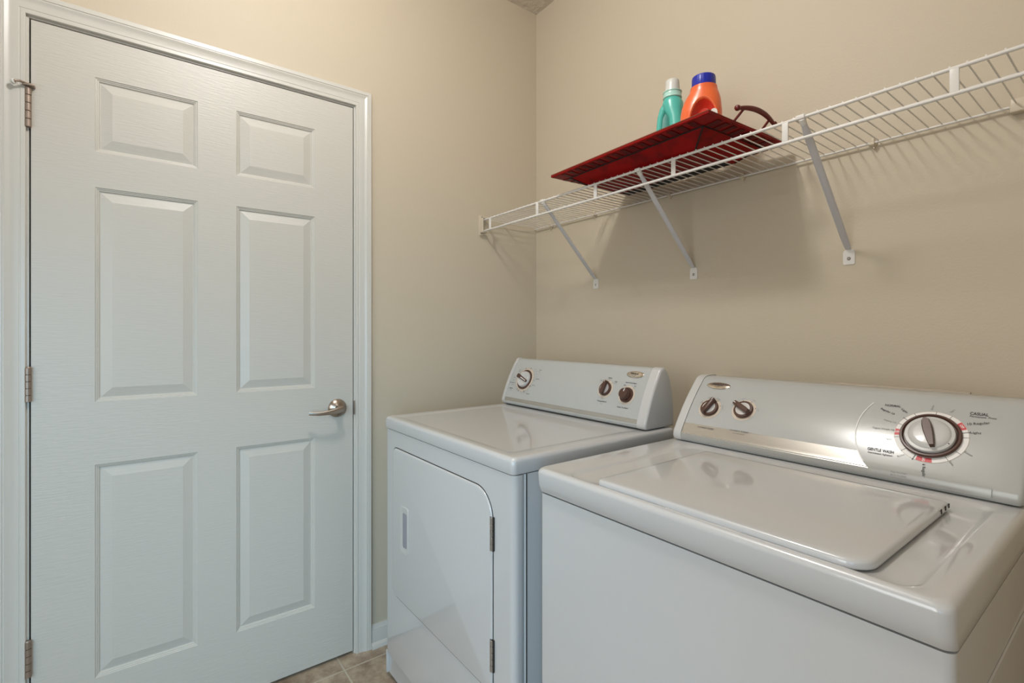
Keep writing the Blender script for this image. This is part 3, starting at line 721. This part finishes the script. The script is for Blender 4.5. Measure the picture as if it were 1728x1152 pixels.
# ================================================================ WIRE SHELF
SX1 = 2.30
ZR, YR, ZL = 1.700, -0.316, 1.6515
shelf = empty('wire_shelf', (0.0, 0.0, ZR), 'white vinyl-coated wire wall shelf above the washer and dryer', 'shelf')
bm = nb(); tube(bm, [(0.006, YR, ZR), (SX1, YR, ZR)], 0.0038, 12); obj('top_rail', bm, M['wire'], shelf)
bm = nb(); tube(bm, [(0.006, YR - 0.001, ZL), (SX1, YR - 0.001, ZL)], 0.0038, 12); obj('lower_rail', bm, M['wire'], shelf)
bm = nb(); tube(bm, [(0.004, -0.012, ZR - 0.003), (SX1, -0.012, ZR - 0.003)], 0.0030, 10); obj('wall_rail', bm, M['wire'], shelf)
bm = nb(); tube(bm, [(0.012, -0.203, ZR - 0.0035), (SX1, -0.203, ZR - 0.0035)], 0.0022, 10); obj('middle_rod', bm, M['wire'], shelf)
bm = nb(); k = 0
x = 1.3890 - 0.0253 * 54
while x < SX1 - 0.005:
    tube(bm, [(x, -0.0085, ZR + 0.0012), (x, YR + 0.006, ZR + 0.0012), (x, YR + 0.001, ZR + 0.0042), (x, YR - 0.002, ZR + 0.0046)], 0.00155, 6)
    x += 0.0253
obj('wire_deck', bm, M['wire'], shelf)
for ux in (0.067, 0.385, 0.687, 0.989, 1.295, 1.599, 1.905, 2.21):
    bm = nb(); box(bm, (ux - .0072, YR - .0035, ZL), (ux + .0072, YR + .0005, ZR), .0015); obj('upright', bm, M['wire'], shelf)
def brace(xt, xf):
    bm = nb(); top = Vector((xt, YR + 0.001, ZR - 0.006)); foot = Vector((xf, -0.006, 1.428))
    d = (foot - top).normalized(); sx = Vector((1, 0, 0)); up = d.cross(sx).normalized()
    loops = []
    for t, w, h in ((0.0, .0062, .0050), (0.04, .0066, .0052), (0.10, .0092, .0045), (0.90, .0092, .0045), (0.97, .008, .003), (1.0, .0065, .0015)):
        p = top.lerp(foot, t)
        loops.append([p + sx * (w * math.cos(a)) * 1.0 + up * (h * math.sin(a)) for a in [2 * PI * k / 14 for k in range(14)]])
    loft(bm, loops)
    b = obj('support_brace', bm, M['brace'], shelf)
    bm = nb()
    loft(bm, [[(x, y, z) for x, z in rrect(xf - .0140, xf + .0140, 1.388, 1.430, [.012, .012, .004, .004], 6)] for y in (-0.0002, -0.0024)])
    fp = obj('foot_plate', bm, M['wire'], b)
    bm = nb(); lathe(bm, [(.0045, 0), (.0045, .0012), (.003, .0024)], (xf, -0.0024, 1.404), (0, -1, 0), 16); lathe(bm, [(.0009, 0), (.0009, .0028)], (xf, -0.0024, 1.404), (0, -1, 0), 8); obj('screw', bm, M['steel'], b)
    bm = nb(); box(bm, (xt - .013, YR - .0062, ZR - .0045), (xt + .007, YR + .0062, ZR + .0058), .002)
    lathe(bm, [(.0068, 0), (.0075, .006), (.0068, .014)], top - d * 0.003, d, 16)
    obj('rail_clip', bm, M['wire'], b)
for xt, xf in ((0.418, 0.392), (0.866, 0.8507), (1.332, 1.320), (1.80, 1.79)): brace(xt, xf)
for cx in (0.119, 0.391, 0.7595, 1.0288, 1.3772, 1.715, 2.05):
    bm = nb(); lathe(bm, [(.0065, 0), (.0068, .006), (.005, .012)], (cx, -0.0005, ZR - .006), (0, -1, 0), 16)
    box(bm, (cx - .006, -0.019, ZR - .0095), (cx + .006, -0.004, ZR - .0010), .002)
    box(bm, (cx - .003, -0.014, ZR - .004), (cx + .004, -0.006, ZR + .010), .0015)
    tube(bm, [(cx, -0.010, ZR - .009), (cx + .003, -0.010, ZR - .018)], .0018, 8)
    obj('wall_clip', bm, M['clip'], shelf)
bm = nb(); box(bm, (1.632, -0.022, ZR - .018), (1.662, -0.0005, ZR + .012), .003); obj('joiner_clip', bm, M['clip'], shelf)
# end bracket on the door wall
bm = nb()
box(bm, (0.0, -0.332, 1.636), (0.0025, -0.282, 1.722), .001)
box(bm, (0.0, -0.325, 1.7065), (0.026, -0.300, 1.7095), .001); box(bm, (0.0, -0.325, 1.6445), (0.026, -0.300, 1.6475), .001)
box(bm, (0.0, -0.3265, 1.6455), (0.026, -0.3235, 1.7085), .001)
box(bm, (0.0, -0.330, 1.6330), (0.014, -0.318, 1.6360), .001)
eb = obj('end_bracket', bm, M['clip'], shelf)
for z in (1.7155, 1.6405):
    bm = nb(); lathe(bm, [(.0035, 0), (.0035, .002), (.0015, .003)], (0.0025, -0.316 if z > 1.7 else -0.320, z), (1, 0, 0), 12); obj('screw', bm, M['steel'], eb)

# ================================================================ TRAY
TX, TY, TZ, TR = 0.854, -0.209, ZR + 0.0042, -3.0
tray = empty('serving_tray', (TX, TY, TZ), 'dark red wooden tray with flared sides and a curved end handle, on the wire shelf', 'tray', rz=0)
tray.rotation_euler = (0, 0, R(TR))
_keep = tray.rotation_euler.copy()
def tl(hx, hy, z): return [(sx * hx, sy * hy, z) for sx, sy in ((-1, -1), (1, -1), (1, 1), (-1, 1))]
def lobj(name, bm, m, parent, **k):
    """child authored in the tray's own coordinates"""
    me_o = obj(name, bm, m, None, **k); me_o.parent = parent; return me_o
RZ = 0.0465
bm = nb()
loft(bm, [tl(.205, .092, 0.0), tl(.2625, .1375, RZ - .008), tl(.2635, .1385, RZ - .007), tl(.308, .183, RZ - .0045), tl(.3115, .1865, RZ - .003), tl(.3115, .1865, RZ + .003), tl(.307, .182, RZ + .0055), tl(.262, .137, RZ + .001), tl(.258, .133, RZ - .002), tl(.203, .088, .008)])
lobj('tray_body', bm, M['wood'], tray, smooth=False)
bm = nb()
# raised blocks under the rim, like a bamboo border
def rim_blocks(along, half_a, b0, b1, sign, swap):
    n = int(2 * half_a / 0.0165); w = 2 * half_a / n
    for i in range(n):
        if i % 2: continue
        a0 = -half_a + i * w; a1 = a0 + w
        za, zb_ = RZ - .0072, RZ - .0048
        pts = []
        for (a, b, z, dz) in ((a0, b0, za, 0), (a1, b0, za, 0), (a1, b1, zb_, 0), (a0, b1, zb_, 0)):
            pts.append((a, b * sign, z))
        top = [(p[0], p[1], p[2] + .001) for p in pts]; bot = [(p[0], p[1], p[2] - .0016) for p in pts]
        if swap: top = [(p[1], p[0], p[2]) for p in top]; bot = [(p[1], p[0], p[2]) for p in bot]
        loft(bm, [bot, top])
for sg in (-1, 1):
    rim_blocks('x', .262, .1430, .1795, sg, False); rim_blocks('y', .137, .2680, .3045, sg, True)
lobj('rim_border', bm, M['wood2'], tray, smooth=False, label='darker red blocks along the rim')
bm = nb()
for sx, sy in ((-1, -1), (1, -1), (1, 1), (-1, 1)):
    tube(bm, [(sx * .2065, sy * .0935, .001), (sx * .2635, sy * .1385, RZ - .008)], .0022, 6)
pts = tl(.2650, .1400, RZ - .0085); tube(bm, [Vector(p) for p in pts] + [Vector(pts[0])], .0020, 6)
lobj('edge_bead', bm, M['matte'], tray, label='blackened bead along the corners')
bm = nb(); pts = tl(.3105, .1855, RZ + .0035); tube(bm, [Vector(p) for p in pts] + [Vector(pts[0])], .0022, 6)
lobj('rim_edge', bm, M['edgewood'], tray, label='brown lip round the rim')  # browner bead along the outer lip
bm = nb(); box(bm, (-.200, .052, -.0012), (.200, .090, .0002)); lobj('black_strip', bm, M['matte'], tray, smooth=False, label='black strip under the back edge')  # thin matte black strip along the back of the base
for sx in (1, -1):
    bm = nb()
    arc = []
    def bar_pt(t): return (sx * (.336 - .006 * t * t), -.004 + t * .084, .0725 + .0125 * (1 - t * t))
    for k in range(15): arc.append(bar_pt(-1 + 2 * k / 14))
    tube(bm, arc, [.0046 + .0022 * (1 - (-1 + 2 * k / 14) ** 2) for k in range(15)], 12)
    hb = lobj('handle', bm, M['handlewood'], tray)
    for e in (0, 14):
        bm = nb(); p = Vector(arc[e]); s = 1 if e else -1
        lathe(bm, [(.0015, -.0075), (.0055, -.0055), (.0076, -.001), (.0072, .003), (.0045, .0064), (.001, .0075)], p + Vector((0, s * .004, 0)), (0, 1, 0), 18); lobj('ball_end', bm, M['handlewood'], hb)
    for t in (-.72, .72):
        bm = nb()
        tube(bm, [(sx * .300, -.004 + t * .084 * 1.05, RZ + .002), bar_pt(t)], .0034, 10); lobj('post', bm, M['handlewood'], hb)

# ================================================================ BOTTLES
def blob_ring(cx, cy, a, b, z, p=2.6, n=36, rot=0.0):
    out = []
    for k in range(n):
        t = 2 * PI * k / n; c, s = math.cos(t), math.sin(t)
        x = a * abs(c) ** (2 / p) * (1 if c >= 0 else -1); y = b * abs(s) ** (2 / p) * (1 if s >= 0 else -1)
        cr, sr = math.cos(rot), math.sin(rot)
        out.append((cx + x * cr - y * sr, cy + x * sr + y * cr, z))
    return out
def jug(name, label, cat, loc, rz, prof, neck, m_body, cap, hole, group=None):
    """flattened jug, wide along local x; hole = through-handle ring built as a tube joined to the body outline"""
    t = empty(name, loc, label, cat); t.rotation_euler = (0, 0, rz)
    bm = nb(); loft(bm, [blob_ring(cx, 0, a, b, z, p) for cx, a, b, z, p in prof])
    body = lobj('bottle_body', bm, m_body, t, angle=60)
    return t, body
tz = TZ + .0085
# teal jug
t1, b1 = jug('softener_bottle', 'teal plastic bottle with a pale white cap, left of the orange one on the tray', 'bottle', (0.900, -0.205, tz), R(28),
    [(0.002, .042, .030, 0, 3.2), (0.002, .0455, .033, .004, 3.2), (0.003, .0450, .034, .025, 3), (0.017, .027, .034, .045, 3), (0.0195, .022, .034, .09, 3), (0.0195, .0205, .033, .13, 3), (0.017, .0215, .031, .160, 2.8), (0.010, .029, .030, .185, 2.4), (0.007, .031, .029, .207, 2.2), (0.006, .0275, .0275, .216, 2), (0.006, .025, .025, .221, 2)],
    None, M['teal'], None, None)
bm = nb(); box(bm, (-.032, -.005, .02), (.0, .005, .18), .003); lobj('grip_shade_web', bm, M['tealshade'], t1, label='teal web inside the grip, painted darker for shade')  # thin plate whose darker teal stands for shade in the grip slot
bm = nb()   # handle bow on the left side
tube(bm, [(-.012, 0, .203), (-.022, 0, .190), (-.030, 0, .165), (-.034, 0, .125), (-.0355, 0, .085), (-.036, 0, .050), (-.032, 0, .028), (-.020, 0, .014)], [.013, .0115, .0100, .0095, .0095, .0105, .0125, .013], 16)
lobj('grip', bm, M['teal'], t1)
bm = nb(); lathe(bm, [(.0262, .2205), (.0285, .2225), (.0285, .2255), (.0270, .2275), (.0270, .238), (.0285, .2395), (.0285, .242), (.0255, .2435)], (.006, 0, 0), (0, 0, 1), 36); lobj('neck_ring', bm, M['tealclear'], t1, label='paler translucent pouring collar')
bm = nb(); n = 48
loft(bm, [[(.006 + (r + (.0006 if k % 2 else 0)) * math.cos(2 * PI * k / n), (r + (.0006 if k % 2 else 0)) * math.sin(2 * PI * k / n), z) for k in range(n)] for r, z in ((.0215, .243), (.0205, .262), (.0195, .277), (.018, .279))])
lobj('bottle_cap', bm, M['capwhite'], t1, label='pale white ribbed cap')
# orange jug
def smooth_prof(pr, n):
    out = []
    for i in range(n + 1):
        z = pr[-1][3] * i / n
        for p, q in zip(pr, pr[1:]):
            if p[3] <= z <= q[3] + 1e-9:
                f = (z - p[3]) / max(1e-9, q[3] - p[3]); out.append(tuple(p[k] + (q[k] - p[k]) * f for k in range(5))); break
    return out
opr = smooth_prof([(0.0, .052, .036, 0, 3.0), (0.0, .0565, .041, .006, 3.0), (0.0, .0580, .043, .05, 2.8), (0.0, .0580, .043, .10, 2.7), (.001, .0572, .043, .135, 2.5), (.002, .0545, .042, .155, 2.4), (.004, .0505, .040, .172, 2.2), (.006, .0450, .038, .186, 2.1), (.0075, .0405, .037, .194, 2), (.008, .0385, .0365, .200, 2), (.008, .0370, .0365, .2095, 2), (.008, .033, .033, .211, 2)], 120)
t2 = empty('detergent_bottle', (1.010, -0.213, tz), 'orange plastic jug with a bright blue cap, on the red tray', 'bottle'); t2.rotation_euler = (0, 0, R(24))
bm = nb(); loft(bm, [blob_ring(cx, 0, a, b, z, p, 192) for cx, a, b, z, p in opr])
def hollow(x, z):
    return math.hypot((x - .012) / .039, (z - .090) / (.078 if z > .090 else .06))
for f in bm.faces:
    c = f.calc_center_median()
    if c.y < -.008 and hollow(c.x, c.z) < 0.94 and len(f.verts) == 4: f.material_index = 1  # redder faces paint the inner reflection and detergent seen in the dent
for v in bm.verts:
    if v.co.y < -0.008:
        d = hollow(v.co.x, v.co.z)
        if d < 1: v.co.y += .022 * min(1.0, (1 - d * d) * 1.7)
b2 = lobj('bottle_body', bm, [M['orange'], M['hollowred']], t2, angle=60)
bm = nb(); n = 60
loft(bm, [[(.008 + (r + (.0007 if k % 3 else 0)) * math.cos(2 * PI * k / n), (r + (.0007 if k % 3 else 0)) * math.sin(2 * PI * k / n), z) for k in range(n)] for r, z in ((.0325, .209), (.0330, .211), (.0325, .236), (.0315, .240), (.029, .2415))])
lobj('bottle_cap', bm, M['blue'], t2, label='bright blue ribbed cap')
bm = nb()
loft(bm, [[(x, -0.0425 - d, z) for x, z in rrect(.032, .050, .055, .128, [.010, .008, .004, .004], 5)] for d in (-.012, -.002)])
for k in range(9): box(bm, (.034, -0.0408, .062 + k * .0062), (.046, -0.0404, .0640 + k * .0062), mi=1)
lobj('paper_label', bm, [M['paper'], M['inkgrey']], t2, label='white label with fine print lines')
